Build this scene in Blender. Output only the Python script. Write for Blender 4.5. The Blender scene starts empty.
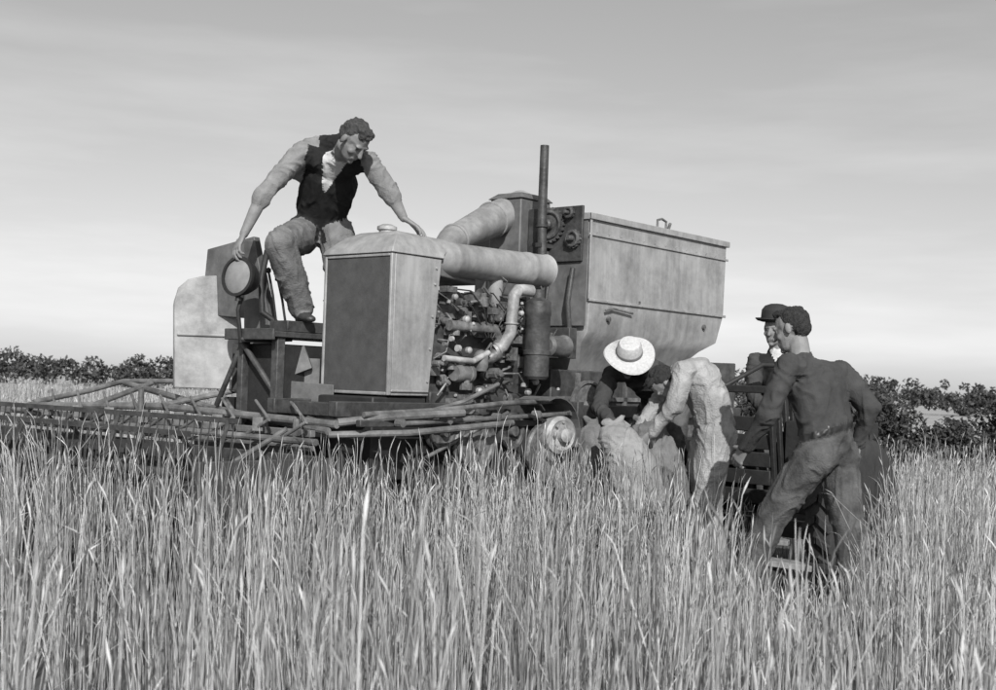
import bpy, bmesh, math, random
import numpy as np
from mathutils import Vector, Matrix, noise
random.seed(7); rng=np.random.default_rng(7)
scene=bpy.context.scene
V=Vector

# ------------------------------------------------------------------ materials
def mat(name, c, rough=0.6, var=0.25, scale=6.0, bump=0.15, bscale=60.0, metal=0.0, streak=False, grime=0.0, island=False, ilo=0.5, ihi=1.4, spec=0.5):
    m=bpy.data.materials.new(name); m.use_nodes=True
    nt=m.node_tree; N=nt.nodes; L=nt.links
    b=N['Principled BSDF']; b.inputs['Roughness'].default_value=rough; b.inputs['Metallic'].default_value=metal
    b.inputs['Specular IOR Level'].default_value=spec
    tc=N.new('ShaderNodeTexCoord'); mp=N.new('ShaderNodeMapping')
    L.new(tc.outputs['Object'],mp.inputs['Vector'])
    if streak: mp.inputs['Scale'].default_value=(3,3,0.35)
    n=N.new('ShaderNodeTexNoise'); n.inputs['Scale'].default_value=scale; n.inputs['Detail'].default_value=7; n.inputs['Roughness'].default_value=0.65
    L.new(mp.outputs['Vector'],n.inputs['Vector'])
    r=N.new('ShaderNodeMapRange'); r.inputs['From Min'].default_value=0.3; r.inputs['From Max'].default_value=0.7
    r.inputs['To Min'].default_value=c*(1-var); r.inputs['To Max'].default_value=c*(1+var)
    L.new(n.outputs['Fac'],r.inputs['Value'])
    out=r.outputs['Result']
    if island:
        ge=N.new('ShaderNodeNewGeometry'); r2=N.new('ShaderNodeMapRange')
        r2.inputs['To Min'].default_value=ilo; r2.inputs['To Max'].default_value=ihi
        L.new(ge.outputs['Random Per Island'],r2.inputs['Value'])
        mu=N.new('ShaderNodeMath'); mu.operation='MULTIPLY'; L.new(out,mu.inputs[0]); L.new(r2.outputs['Result'],mu.inputs[1]); out=mu.outputs[0]
    if grime>0:
        n2=N.new('ShaderNodeTexNoise'); n2.inputs['Scale'].default_value=2.3; n2.inputs['Detail'].default_value=9; n2.inputs['Roughness'].default_value=0.75
        L.new(tc.outputs['Object'],n2.inputs['Vector'])
        r3=N.new('ShaderNodeMapRange'); r3.inputs['From Min'].default_value=0.38; r3.inputs['From Max'].default_value=0.6
        r3.inputs['To Min'].default_value=1-grime; r3.inputs['To Max'].default_value=1.0
        L.new(n2.outputs['Fac'],r3.inputs['Value'])
        mu=N.new('ShaderNodeMath'); mu.operation='MULTIPLY'; L.new(out,mu.inputs[0]); L.new(r3.outputs['Result'],mu.inputs[1]); out=mu.outputs[0]
    cc=N.new('ShaderNodeCombineColor')
    for i in range(3): L.new(out,cc.inputs[i])
    L.new(cc.outputs[0],b.inputs['Base Color'])
    if bump>0:
        nb=N.new('ShaderNodeTexNoise'); nb.inputs['Scale'].default_value=bscale; nb.inputs['Detail'].default_value=4
        L.new(tc.outputs['Object'],nb.inputs['Vector'])
        bp=N.new('ShaderNodeBump'); bp.inputs['Strength'].default_value=bump; bp.inputs['Distance'].default_value=0.02
        L.new(nb.outputs['Fac'],bp.inputs['Height']); L.new(bp.outputs['Normal'],b.inputs['Normal'])
    return m
M={}
M['paint']=mat('faded_paint',0.33,0.5,0.2,5,0.16,9,streak=True,grime=0.42)
M['paint2']=mat('dull_paint',0.14,0.6,0.3,7,0.14,12,grime=0.5)  # dull parts; on the tank end it stands in for shade
M['galv']=mat('galvanised_sheet',0.35,0.5,0.22,8,0.16,14,metal=0.1,grime=0.45)
M['iron']=mat('cast_iron',0.058,0.55,0.5,14,0.2,40,grime=0.4)
M['midiron']=mat('oily_steel',0.17,0.5,0.55,18,0.25,40,metal=0.15,grime=0.7)
M['rod']=mat('dusty_steel_tube',0.17,0.6,0.45,9,0.15,40,grime=0.6)
M['black']=mat('black_grease',0.02,0.6,0.4,10,0.15,40)
M['bright']=mat('worn_bright_metal',0.4,0.55,0.3,14,0.15,30,metal=0.1,grime=0.6)
M['core']=mat('radiator_screen',0.08,0.75,0.2,12,0.1,160,spec=0.2,grime=.2)
M['glass']=mat('dusty_lamp_glass',0.22,0.3,0.3,8,0,10)
M['rubber']=mat('tyre_rubber',0.035,0.8,0.3,20,0.2,60)
M['wood']=mat('weathered_wood',0.2,0.8,0.35,10,0.3,50,streak=True)
M['skin']=mat('sunburnt_skin',0.21,0.6,0.2,18,0.1,120,spec=0.3)
M['hair_dark']=mat('dark_hair',0.035,0.6,0.5,60,0.8,200,spec=0.3)
M['hair_mid']=mat('brown_hair',0.065,0.6,0.6,60,0.8,200,spec=0.3)
M['eye']=mat('dark_grey_eye',0.05,0.4,0.1,10,0,10)  # even dark grey for the eyes
M['shirt_grey']=mat('grey_work_shirt',0.2,0.9,0.25,12,0.35,120)
M['shirt_dark']=mat('dark_knit_jersey',0.055,0.95,0.25,9,0.35,160,spec=0.2)
M['shirt_white']=mat('white_shirt',0.5,0.85,0.15,10,0.3,120)
M['vest']=mat('black_waistcoat',0.018,0.9,0.3,12,0.3,120,spec=0.2)
M['trouser_grey']=mat('dusty_trousers',0.14,0.9,0.4,9,0.4,110)
M['trouser_dark']=mat('dark_trousers',0.08,0.9,0.6,7,0.4,110,spec=0.2)
M['overall']=mat('pale_overalls',0.35,0.9,0.3,6,0.5,90,grime=0.35)
M['boot']=mat('leather_boot',0.04,0.5,0.4,12,0.2,80)
M['belt']=mat('leather_belt',0.02,0.4,0.3,12,0.1,80)
M['straw']=mat('straw_hat_weave',0.5,0.8,0.2,60,0.5,160)
M['felt']=mat('black_felt',0.02,0.8,0.2,20,0.2,120)
M['jute']=mat('jute_sack_cloth',0.26,0.95,0.3,9,0.6,140)
M['jute2']=mat('dirty_sack_cloth',0.15,0.95,0.4,9,0.6,140)
M['leaf']=mat('hedge_leaves',0.045,0.8,0.3,2,0,10,island=True)
M['bark']=mat('bark',0.07,0.9,0.4,12,0.4,40)
M['wheat']=mat('ripe_wheat_straw',0.44,0.7,0.3,0.9,0,10,island=True,ilo=0.22,ihi=1.35,spec=0.2)
M['soil']=mat('dry_soil',0.08,0.95,0.4,1.5,0.6,25)
M['stubble']=mat('far_stubble',0.33,0.95,0.22,0.12,0.2,3)

# ------------------------------------------------------------------ mesh helpers
def link(o,parent=None):
    scene.collection.objects.link(o)
    if parent is not None:
        o.parent=parent; o.matrix_parent_inverse=Matrix.Translation(-parent.location)
    return o
def empty(name,loc):
    e=bpy.data.objects.new(name,None); e.location=loc; e.empty_display_size=0.3
    scene.collection.objects.link(e); return e
ID=lambda s,t,z: V((s,t,z))
A=(0.65,0.76); O=(-0.653,7.3)
def F(s,t,z): return V((O[0]+A[0]*s-A[1]*t, O[1]+A[1]*s+A[0]*t, z))
class G:
    def __init__(s,T=ID): s.v=[]; s.f=[]; s.T=T
    def add(s,vs,fs):
        n=len(s.v); s.v+= [s.T(*p) for p in vs]; s.f+=[tuple(i+n for i in f) for f in fs]
    def box(s,x0,x1,y0,y1,z0,z1):
        s.loft([(x0,y0,z0),(x1,y0,z0),(x1,y1,z0),(x0,y1,z0)],[(x0,y0,z1),(x1,y0,z1),(x1,y1,z1),(x0,y1,z1)])
    def loft(s,*rings,cap=True):
        n=len(rings[0]); vs=[p for r in rings for p in r]; fs=[]
        for k in range(len(rings)-1):
            for i in range(n):
                j=(i+1)%n; fs.append((k*n+i,k*n+j,(k+1)*n+j,(k+1)*n+i))
        if cap: fs.append(tuple(range(n))[::-1]); fs.append(tuple((len(rings)-1)*n+i for i in range(n)))
        s.add(vs,fs)
    def prism(s,poly,off):
        s.loft(poly,[(p[0]+off[0],p[1]+off[1],p[2]+off[2]) for p in poly])
    def sweep(s,pts,r,seg=12):
        pts=[V(p) for p in pts]; rs=r if isinstance(r,(list,tuple)) else [r]*len(pts)
        t0=(pts[1]-pts[0]).normalized(); u=t0.orthogonal().normalized(); rings=[]
        for i,p in enumerate(pts):
            t=((pts[min(i+1,len(pts)-1)]-p).normalized()+(p-pts[max(i-1,0)]).normalized())
            t=t.normalized() if t.length>1e-6 else t0
            u=(u-t*u.dot(t)).normalized(); w=t.cross(u)
            rings.append([tuple(p+(u*math.cos(a)+w*math.sin(a))*rs[i]) for a in [2*math.pi*k/seg for k in range(seg)]])
        s.loft(*rings)
    def cyl(s,p0,p1,r0,r1=None,seg=16): s.sweep([p0,p1],[r0,r1 if r1 is not None else r0],seg)
    def lathe(s,c,ax,prof,seg=28):
        c=V(c); ax=V(ax).normalized(); u=ax.orthogonal().normalized(); w=ax.cross(u)
        rings=[[tuple(c+ax*h+(u*math.cos(a)+w*math.sin(a))*max(r,0.0008)) for a in [2*math.pi*k/seg for k in range(seg)]] for r,h in prof]
        s.loft(*rings)
    def torus(s,c,ax,R,r,seg=32,sg=8):
        c=V(c); ax=V(ax).normalized(); u=ax.orthogonal().normalized(); w=ax.cross(u); vs=[];fs=[]
        for k in range(seg):
            a=2*math.pi*k/seg; d=u*math.cos(a)+w*math.sin(a)
            for j in range(sg):
                b=2*math.pi*j/sg; vs.append(tuple(c+d*(R+r*math.cos(b))+ax*r*math.sin(b)))
        for k in range(seg):
            for j in range(sg):
                k2=(k+1)%seg; j2=(j+1)%sg; fs.append((k*sg+j,k2*sg+j,k2*sg+j2,k*sg+j2))
        s.add(vs,fs)
    def make(s,name,m,parent=None,bevel=0.0):
        me=bpy.data.meshes.new(name); me.from_pydata([tuple(p) for p in s.v],[],s.f); 
        bm=bmesh.new(); bm.from_mesh(me); bmesh.ops.recalc_face_normals(bm,faces=bm.faces); bm.to_mesh(me); bm.free()
        me.polygons.foreach_set('use_smooth',[True]*len(me.polygons)); me.set_sharp_from_angle(angle=math.radians(35))
        me.materials.append(M[m] if isinstance(m,str) else m)
        o=bpy.data.objects.new(name,me); link(o,parent)
        if bevel>0:
            b=o.modifiers.new('bevel','BEVEL'); b.width=bevel; b.segments=2; b.limit_method='ANGLE'; b.angle_limit=math.radians(40)
        return o
def np_mesh(name,verts,quads,m,smooth=False):
    me=bpy.data.meshes.new(name); nv=len(verts); nf=len(quads)
    me.vertices.add(nv); me.vertices.foreach_set('co',np.ascontiguousarray(verts,dtype=np.float32).ravel())
    me.loops.add(nf*4); me.loops.foreach_set('vertex_index',np.ascontiguousarray(quads,dtype=np.int32).ravel())
    me.polygons.add(nf); me.polygons.foreach_set('loop_start',np.arange(nf,dtype=np.int32)*4)
    me.update(calc_edges=True); me.validate()
    if smooth: me.polygons.foreach_set('use_smooth',np.ones(nf,dtype=bool))
    me.materials.append(M[m]); o=bpy.data.objects.new(name,me); scene.collection.objects.link(o); return o

# ------------------------------------------------------------------ world, sun, camera
AZ=math.radians(8); EL=math.radians(32)
w=bpy.data.worlds.new("World"); scene.world=w; w.use_nodes=True
N=w.node_tree.nodes; L=w.node_tree.links; N.clear()
out=N.new('ShaderNodeOutputWorld'); bg=N.new('ShaderNodeBackground'); sky=N.new('ShaderNodeTexSky')
sky.sky_type='NISHITA'; sky.sun_disc=False; sky.sun_elevation=EL; sky.sun_rotation=math.pi-AZ; sky.dust_density=1.0
bw=N.new('ShaderNodeRGBToBW'); L.new(sky.outputs[0],bw.inputs[0])
tc=N.new('ShaderNodeTexCoord'); mp=N.new('ShaderNodeMapping'); mp.inputs['Scale'].default_value=(1.6,1.6,11); mp.inputs['Location'].default_value=(.8,.3,0); L.new(tc.outputs['Generated'],mp.inputs[0])
nz=N.new('ShaderNodeTexNoise'); nz.inputs['Scale'].default_value=1.9; nz.inputs['Detail'].default_value=6; nz.inputs['Roughness'].default_value=0.55; L.new(mp.outputs[0],nz.inputs['Vector'])
mr=N.new('ShaderNodeMapRange'); mr.inputs['From Min'].default_value=0.42; mr.inputs['From Max'].default_value=0.72; mr.inputs['To Min'].default_value=0.98; mr.inputs['To Max'].default_value=1.15
L.new(nz.outputs['Fac'],mr.inputs['Value'])
# thin haze veil, thickest at the horizon
sx=N.new('ShaderNodeSeparateXYZ'); L.new(tc.outputs['Generated'],sx.inputs[0])
ab=N.new('ShaderNodeMath'); ab.operation='ABSOLUTE'; L.new(sx.outputs['Z'],ab.inputs[0])
om=N.new('ShaderNodeMath'); om.operation='SUBTRACT'; om.inputs[0].default_value=1.0; L.new(ab.outputs[0],om.inputs[1])
pw=N.new('ShaderNodeMath'); pw.operation='POWER'; pw.inputs[1].default_value=18; L.new(om.outputs[0],pw.inputs[0])
hz=N.new('ShaderNodeMath'); hz.operation='MULTIPLY_ADD'; hz.inputs[1].default_value=0.9; hz.inputs[2].default_value=1.2; L.new(pw.outputs[0],hz.inputs[0])
ad=N.new('ShaderNodeMath'); ad.operation='ADD'; L.new(bw.outputs[0],ad.inputs[0]); L.new(hz.outputs[0],ad.inputs[1])
mu=N.new('ShaderNodeMath'); mu.operation='MULTIPLY'; L.new(ad.outputs[0],mu.inputs[0]); L.new(mr.outputs[0],mu.inputs[1])
L.new(mu.outputs[0],bg.inputs['Color']); bg.inputs['Strength'].default_value=0.098; L.new(bg.outputs[0],out.inputs[0])
sd=bpy.data.lights.new('sun','SUN'); sd.energy=4.9; sd.angle=math.radians(0.5); sd.color=(1,0.995,0.985)
so=bpy.data.objects.new('sun',sd); scene.collection.objects.link(so)
dirs=V((math.sin(AZ)*math.cos(EL),-math.cos(AZ)*math.cos(EL),math.sin(EL)))
so.rotation_euler=dirs.to_track_quat('Z','Y').to_euler(); so.location=dirs*30
cd=bpy.data.cameras.new('camera'); cam=bpy.data.objects.new('camera',cd); scene.collection.objects.link(cam); scene.camera=cam
cd.sensor_width=36; cd.lens=44.5; cd.shift_y=0.0392; cd.clip_start=0.05; cd.clip_end=6000
cam.matrix_world=Matrix.Translation((0,0,1.3))@Matrix.Rotation(math.radians(90),4,'X')@Matrix.Rotation(math.radians(2.0),4,'Z')
cd.dof.use_dof=True; cd.dof.focus_distance=7.0; cd.dof.aperture_fstop=6.3
scene.view_settings.view_transform='Standard'; scene.view_settings.look='None'; scene.view_settings.exposure=0

# ------------------------------------------------------------------ ground
g=G(); n=48
g.add([(4000*math.cos(2*math.pi*i/n),4000*math.sin(2*math.pi*i/n),0) for i in range(n)],[tuple(range(n))]); g.make('ground','soil')
g=G(); g.add([(-3000,30,0.004),(3000,30,0.004),(3000,3400,0.004),(-3000,3400,0.004)],[(0,1,2,3)]); g.make('stubble_field','stubble')

# ------------------------------------------------------------------ wheat
def local(x,y):
    dx=x-O[0]; dy=y-O[1]; return A[0]*dx+A[1]*dy, -A[1]*dx+A[0]*dy
def wheat(y0,y1,dens,wmul):
    hw=0.56
    area=hw*(y1*y1-y0*y0); n=int(area*dens)
    y=np.sqrt(rng.uniform(y0*y0,y1*y1,n)); x=rng.uniform(-hw,hw,n)*y
    rowc=(x*0.93+y*0.36); rr=np.round(rowc/0.17)*0.17; pull=(rr-rowc)*rng.uniform(0.45,1.0,n)
    x=x+pull*0.93; y=y+pull*0.36
    cl=np.sin(x*7.1+np.sin(y*5.3)*1.7)*np.sin(y*6.3+np.sin(x*4.1)*2)
    keep=rng.uniform(0,1,n)<(0.55+0.5*cl)
    s,t=local(x,y)
    mach=(s>-0.55)&(s<4.4)&(t>-0.25)&(t<1.6)
    head=(s>-1.25)&(s<-0.1)&(t>-0.1)&(t<3.9)
    trl=((s>1.15)&(s<2.3)&(t>-0.95)&(t<0))|((s>2.25)&(s<4)&(t>-1.8)&(t<0))
    keep&=~mach&~head&~(trl&(rng.uniform(0,1,n)<0.93))
    keep&=((x-1.99)**2+(y-6.7)**2>0.06)&((x-1.37)**2+(y-6.95)**2>0.05)&((x-1.38)**2+(y-8.0)**2>0.05)
    edge=(x>0.2*y)&(y>13.5+0.6*np.sin(x*1.7)); keep&=~(edge&(rng.uniform(0,1,n)<0.75))
    x=x[keep];y=y[keep];n=len(x); edge=edge[keep]
    h=0.84+rng.normal(0,0.09,n)+0.05*np.sin(x*1.3+y*0.9)+0.04*np.sin(x*4.3-y*2.1)
    yy=np.clip(y,3.5,7.6); xc=0.258*yy; wdh=0.058*yy
    depth=np.interp(y,[3.3,4,5,6,7.4,8.6,9.5],[0,.2,.5,.74,.74,.3,0])
    tr=np.exp(-np.abs((x-xc)/wdh)**3)*depth
    tr2=np.exp(-((x-1.0)/0.4)**2)*np.clip((y-4.5)/1.2,0,1)*np.clip((8-y)/1,0,1)
    h=h*(1-np.clip(tr,0,1))*(1-0.26*tr2); short=rng.uniform(0,1,n)<0.4; h[short]*=rng.uniform(0.5,0.92,short.sum())
    far=np.clip((x-2.2)/1.0,0,1)*np.clip((y-5)/3,0,1); h-=0.14*far*h; h[edge]*=.35
    lean=rng.normal(0.0,0.065,n)+0.04*np.sin(x*3+y*2); lean2=rng.normal(0,0.065,n)
    wild=rng.uniform(0,1,n)<0.07; lean[wild]*=5; lean2[wild]*=4
    ph=rng.uniform(0,6.28,n); wd=rng.uniform(0.0012,0.0021,n)*wmul; er=rng.uniform(0.0028,0.0048,n)*wmul; el=rng.uniform(0.045,0.08,n)
    noear=rng.uniform(0,1,n)<0.5; er[noear]=wd[noear]
    def pos(f): 
        q=f**1.6
        return np.stack([x+lean*h*q,y+lean2*h*q,h*f*(1-0.25*(lean**2+lean2**2)*f)],1)
    p=[pos(0.0),pos(0.5),pos(1.0)]
    d=p[2]-p[1]; d/=np.linalg.norm(d,axis=1)[:,None]; d[:,0]+=lean*2.0+rng.normal(0,0.18,n); d[:,1]+=lean2*2.0
    d/=np.linalg.norm(d,axis=1)[:,None]
    p.append(p[2]+d*(el*0.4)[:,None]); d2=d.copy(); d2[:,2]-=0.2; p.append(p[2]+d*(el*0.4)[:,None]+d2*(el*0.6)[:,None])
    R=[wd,wd,wd*0.8,er,wd*0.3]
    vs=np.zeros((n,5,3,3),dtype=np.float32)
    for k in range(5):
        for j in range(3):
            a=ph+j*2.0944
            vs[:,k,j,:]=p[k]; vs[:,k,j,0]+=np.cos(a)*R[k]; vs[:,k,j,1]+=np.sin(a)*R[k]
    q=[]
    for k in range(4):
        for j in range(3):
            j2=(j+1)%3; q.append([k*3+j,k*3+j2,(k+1)*3+j2,(k+1)*3+j])
    q=np.array(q,dtype=np.int32); quads=(q[None]+ (np.arange(n,dtype=np.int32)*15)[:,None,None]).reshape(-1,4)
    verts=vs.reshape(-1,3)
    li=np.where(rng.uniform(0,1,n)<0.3)[0]; m=len(li)
    f=rng.uniform(0.1,0.75,m); base=np.stack([x[li]+lean[li]*h[li]*f**1.6,y[li]+lean2[li]*h[li]*f**1.6,h[li]*f],1)
    a=rng.uniform(0,6.28,m); ll=rng.uniform(0.08,0.2,m); dr=np.stack([np.cos(a),np.sin(a),np.zeros(m)],1)
    side=np.stack([-np.sin(a),np.cos(a),np.zeros(m)],1)*(rng.uniform(0.0012,0.0024,m)*wmul)[:,None]
    up=rng.uniform(0.4,1.6,m)
    b1=base+dr*(ll*0.22)[:,None]; b1[:,2]+=ll*0.4*up; b2=base+dr*(ll*0.42)[:,None]; b2[:,2]+=ll*(0.4*up-0.45*rng.uniform(-.6,1.2,m))
    lv=np.stack([base-side,base+side,b1-side,b1+side,b2-side*0.2,b2+side*0.2],1).reshape(-1,3)
    lq=np.array([[0,1,3,2],[2,3,5,4]],dtype=np.int32); lq=(lq[None]+(np.arange(m,dtype=np.int32)*6)[:,None,None]).reshape(-1,4)+len(verts)
    return np.vstack([verts,lv]),np.vstack([quads,lq])
parts=[wheat(1.8,9.5,480,1.0),wheat(9.5,20,170,1.6),wheat(20,38,45,2.6)]
off=0; vv=[];qq=[]
for v_,q_ in parts: vv.append(v_); qq.append(q_+off); off+=len(v_)
np_mesh('wheat_crop',np.vstack(vv),np.vstack(qq),'wheat')

# ------------------------------------------------------------------ foliage
def foliage(blobs,n,size):
    b=np.array(blobs,dtype=float); wts=b[:,3]**2; wts/=wts.sum()
    i=rng.choice(len(b),n,p=wts); d=rng.normal(0,1,(n,3)); d/=np.linalg.norm(d,axis=1)[:,None]
    c=b[i,:3]+d*(b[i,3]*rng.uniform(0.35,1.12,n)**0.6)[:,None]; c[:,2]=np.abs(c[:,2])
    a=rng.normal(0,1,(n,3)); a/=np.linalg.norm(a,axis=1)[:,None]; t=np.cross(a,rng.normal(0,1,(n,3))); t/=np.linalg.norm(t,axis=1)[:,None]
    s=(size*rng.uniform(0.5,1.3,n))[:,None]
    v=np.stack([c-a*s,c+t*s*0.5,c+a*s,c-t*s*0.5],1).reshape(-1,3); q=np.arange(n*4).reshape(-1,4); return v,q
bl=[]
for k in range(330):
    x=-95+k*0.62+random.uniform(-.3,.3); y=100+random.uniform(-1.5,1.5)+0.05*x
    r=random.uniform(0.6,1.2); bl.append((x,y,random.uniform(0.6,1.7)*(1.0 if random.random()>.2 else 1.3),r))
v_,q_=foliage(bl,55000,0.2); np_mesh('hedgerow',v_,q_,'leaf')
bl=[]
for k in range(500):
    x=-40+k*0.8+random.uniform(-.5,.5); y=235+random.uniform(-5,5); r=random.uniform(0.8,1.4)
    top=random.uniform(.8,1.6)+ (random.uniform(0.8,3.4) if random.random()<.12 else 0); bl.append((x,y,top,r))
v_,q_=foliage(bl,30000,0.4); np_mesh('distant_tree_line',v_,q_,'leaf')
def bush(name,cx,cy,wd,ht,n):
    e=empty(name,(cx,cy,0)); g=G(); bl=[]
    for k in range(12):
        a=random.uniform(0,6.28); rr=random.uniform(0.15,0.85)*wd; tip=(cx+math.cos(a)*rr,cy+math.sin(a)*rr,ht*random.uniform(0.5,0.86))
        g.sweep([(cx+math.cos(a)*.12,cy+math.sin(a)*.12,0),(cx+math.cos(a)*rr*.5,cy+math.sin(a)*rr*.5,tip[2]*.55),tip],[.05,.03,.01],6)
        bl.append((tip[0],tip[1],tip[2],random.uniform(0.2,0.34)*ht*.75))
        bl.append((tip[0]+random.uniform(-.3,.3),tip[1]+random.uniform(-.3,.3),tip[2]*random.uniform(.4,.8),random.uniform(0.25,0.4)*ht*.7))
        bl.append((tip[0]+random.uniform(-.3,.3),tip[1],0.3,0.34))
    g.make('branches','bark',e); v_,q_=foliage(bl,n,0.045); o=np_mesh('leaves',v_,q_,'leaf'); o.parent=e; o.matrix_parent_inverse=Matrix.Translation(-e.location)
for i,(x,y,wd,ht,n) in enumerate([(6.6,21,.65,1.42,14000),(8.75,20.5,.75,1.4,15000),(9.9,21.2,.9,1.4,12000),(5.2,23,.8,1.3,8000),(11.6,21,1.1,1.45,9000),(7.6,20.2,.55,.95,9000)]):
    bush('hawthorn_bush'+('' if i==0 else '.%03d'%i),x,y,wd,ht,n)

# ------------------------------------------------------------------ combine harvester
C=empty('combine_harvester',F(1.5,0.5,0))
def rect(s0,s1,t0,t1,z): return [(s0,t0,z),(s1,t0,z),(s1,t1,z),(s0,t1,z)]
g=G(F) # radiator shell
g.loft([(0.03,0,1.21),(0.35,0.0,1.21),(0.35,0.6,1.21),(0.03,0.6,1.21)],[(0.03,0,2.06),(0.43,0,2.06),(0.43,0.6,2.06),(0.03,0.6,2.06)])
g.loft([(-0.01,-0.012,2.062),(0.44,-0.012,2.062),(0.44,0.612,2.062),(-0.01,0.612,2.062)],[(0.0,-0.005,2.09),(0.45,-0.005,2.09),(0.45,0.605,2.09),(0.0,0.605,2.09)],[(0.10,0.07,2.18),(0.6,0.06,2.17),(0.6,0.5,2.17),(0.10,0.53,2.18)],[(0.17,0.14,2.215),(0.6,0.12,2.2),(0.6,0.44,2.2),(0.17,0.46,2.215)])
for (a,b,c,d) in [(0,0.02,1.21,2.06),(0.58,0.6,1.21,2.06)]: g.box(0.0,0.03,a,b,c,d)
g.box(0.0,0.03,0.02,0.58,2.04,2.06); g.box(0.0,0.03,0.02,0.58,1.21,1.23)
g.box(0.02,0.34,-0.012,-0.001,1.23,1.245)
g.make('radiator_shell','paint',C,0.012)
g=G(F); g.box(0.008,0.029,0.021,0.579,1.231,2.039)
g.make('radiator_core','core',C)
g=G(F); g.lathe((0.24,0.3,2.2),(0,0,1),[(0.0,0),(0.05,0),(0.05,0.03),(0.062,0.035),(0.062,0.055),(0.03,0.07),(0,0.072)]); 
for z in [1.3,1.5,1.7,1.9,2.0]: g.lathe((0.385-(2.06-z)*.07,-0.001,z),(0,-1,0),[(0,0),(0.009,0),(0.008,0.007),(0,0.009)],8)
g.make('radiator_cap','bright',C)
g=G(F)
g.lathe((0.45,0.1,2.075),(1,0,0.02),[(0.0,0),(0.085,0),(0.10,0.05),(0.112,0.14),(0.114,0.16),(0.109,0.17),(0.109,0.9),(0.114,0.91),(0.114,0.94),(0.109,0.95),(0.109,1.12),(0.115,1.13),(0.1,1.15),(0.04,1.165),(0,1.167)],36)
g.lathe((1.06,0.1,1.93),(0,0,1),[(0.03,-.1),(0.05,-.02),(0.05,.08)],16)
g.make('muffler','paint',C,0)
g=G(F)
g.loft([(0.44,0.03,1.96),(0.9,0.12,1.94),(0.9,0.5,1.94),(0.44,0.57,1.96)],[(0.44,0.03,2.08),(0.9,0.14,2.0),(0.9,0.48,2.0),(0.44,0.57,2.08)],[(0.44,0.12,2.15),(0.9,0.22,2.04),(0.9,0.42,2.04),(0.44,0.48,2.15)])
g.make('engine_hood','paint2',C,0.01)
g=G(F)
g.box(0.5,1.5,0.14,0.52,1.22,1.7); g.box(0.47,1.5,0.1,0.5,1.16,1.24); g.box(0.55,1.42,0.12,0.5,1.0,1.16)
g.make('engine_block','iron',C,0.01)
g=G(F); g.box(0.52,1.46,0.15,0.48,1.71,1.8); g.box(0.56,1.42,0.2,0.44,1.8,1.89); g.box(0.39,0.49,0.12,0.5,1.3,1.75)
for i in range(8):
    s=0.58+i*0.115; g.cyl((s,0.17,1.8),(s,0.17,1.835),0.014,seg=8)
g.make('cylinder_head','midiron',C,0.008)
g=G(F)
g.sweep([(1.0,0.03,1.52),(1.04,0.0,1.55),(1.08,-0.03,1.64),(1.09,-0.03,1.78),(1.1,-0.03,1.88),(1.14,-0.03,1.925),(1.2,-0.03,1.93),(1.27,-0.04,1.93)],0.04,14)
g.torus((1.085,-.03,1.7),(0,0,1),.042,.007); g.torus((1.02,.02,1.53),(.6,-.4,.5),.042,.007)
g.sweep([(0.5,0.02,1.45),(0.75,0.0,1.44),(0.9,0.0,1.5)],0.02)
g.make('air_intake_pipe','bright',C)
g=G(F)
g.sweep([(0.56,0.04,1.66),(0.98,0.03,1.66),(1.03,0.03,1.6),(1.02,.04,1.5)],0.034)
for s in (0.6,0.78,0.95,1.2,1.35): g.sweep([(s,0.15,1.69),(s,0.08,1.68),(s,0.04,1.655)],0.028)
g.sweep([(1.02,0.02,1.5),(0.96,0.03,1.47),(0.93,0.08,1.46)],0.04)
g.make('manifold_pipes','midiron',C)
g=G(F)
g.lathe((1.31,-0.07,1.34),(0,0,1),[(0,0),(0.07,0),(0.085,0.02),(0.085,0.16),(0.092,0.165),(0.092,0.19),(0.085,0.195),(0.085,0.42),(0.09,0.43),(0.09,0.46),(0.085,0.52),(0.04,0.545),(0.04,0.6),(0,0.6)],28)
g.make('air_cleaner','iron',C)
g=G(F); g.lathe((1.38,-0.1,1.57),(1,0,0),[(0,0),(0.05,0),(0.07,0.02),(0.073,0.16),(0.08,0.17),(0.08,0.19),(0.05,0.2),(0.03,0.19),(0,0.19)],24)
g.lathe((0.86,0.03,1.38),(0,0,1),[(0,0),(0.04,0),(0.05,0.03),(0.05,0.1),(0.03,0.13),(0,0.14)],18)
g.lathe((0.62,0.04,1.36),(1,0,0),[(0,0),(0.05,0),(0.058,0.02),(0.058,0.05),(.052,.055),(.052,.12),(0.058,.125),(0.058,0.15),(0.04,0.17),(0,0.17)],20)
g.make('generator_and_filters','rod',C)
g=G(F)
for i in range(120):
    s=random.uniform(0.42,1.62); z=random.uniform(1.05,1.9); t=0.13-random.uniform(0,0.12); k=random.random()
    if k<.4:
        ax=random.choice([(1,0,0),(0,-1,0),(0,0,1)]); r=random.uniform(.012,.042); h=random.uniform(.02,.1)
        g.lathe((s,t,z),ax,[(0,0),(r,0),(r,h*.7),(r*.6,h*.72),(r*.6,h),(0,h)],10)
    elif k<.65:
        a,b,c=[random.uniform(.015,.05) for _ in range(3)]; g.box(s-a,s+a,t-b*.6,t+.05,z-c,z+c)
    else:
        p=V((s,t,z)); q=p+V((random.uniform(-.25,.25),random.uniform(-.05,.02),random.uniform(-.18,.18))); mid=(p+q)/2+V((0,-.04,random.uniform(-.05,.05)))
        g.sweep([p,mid,q],random.uniform(.004,.011),7)
g.make('engine_fittings','midiron',C,0.003)
g=G(F)
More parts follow.
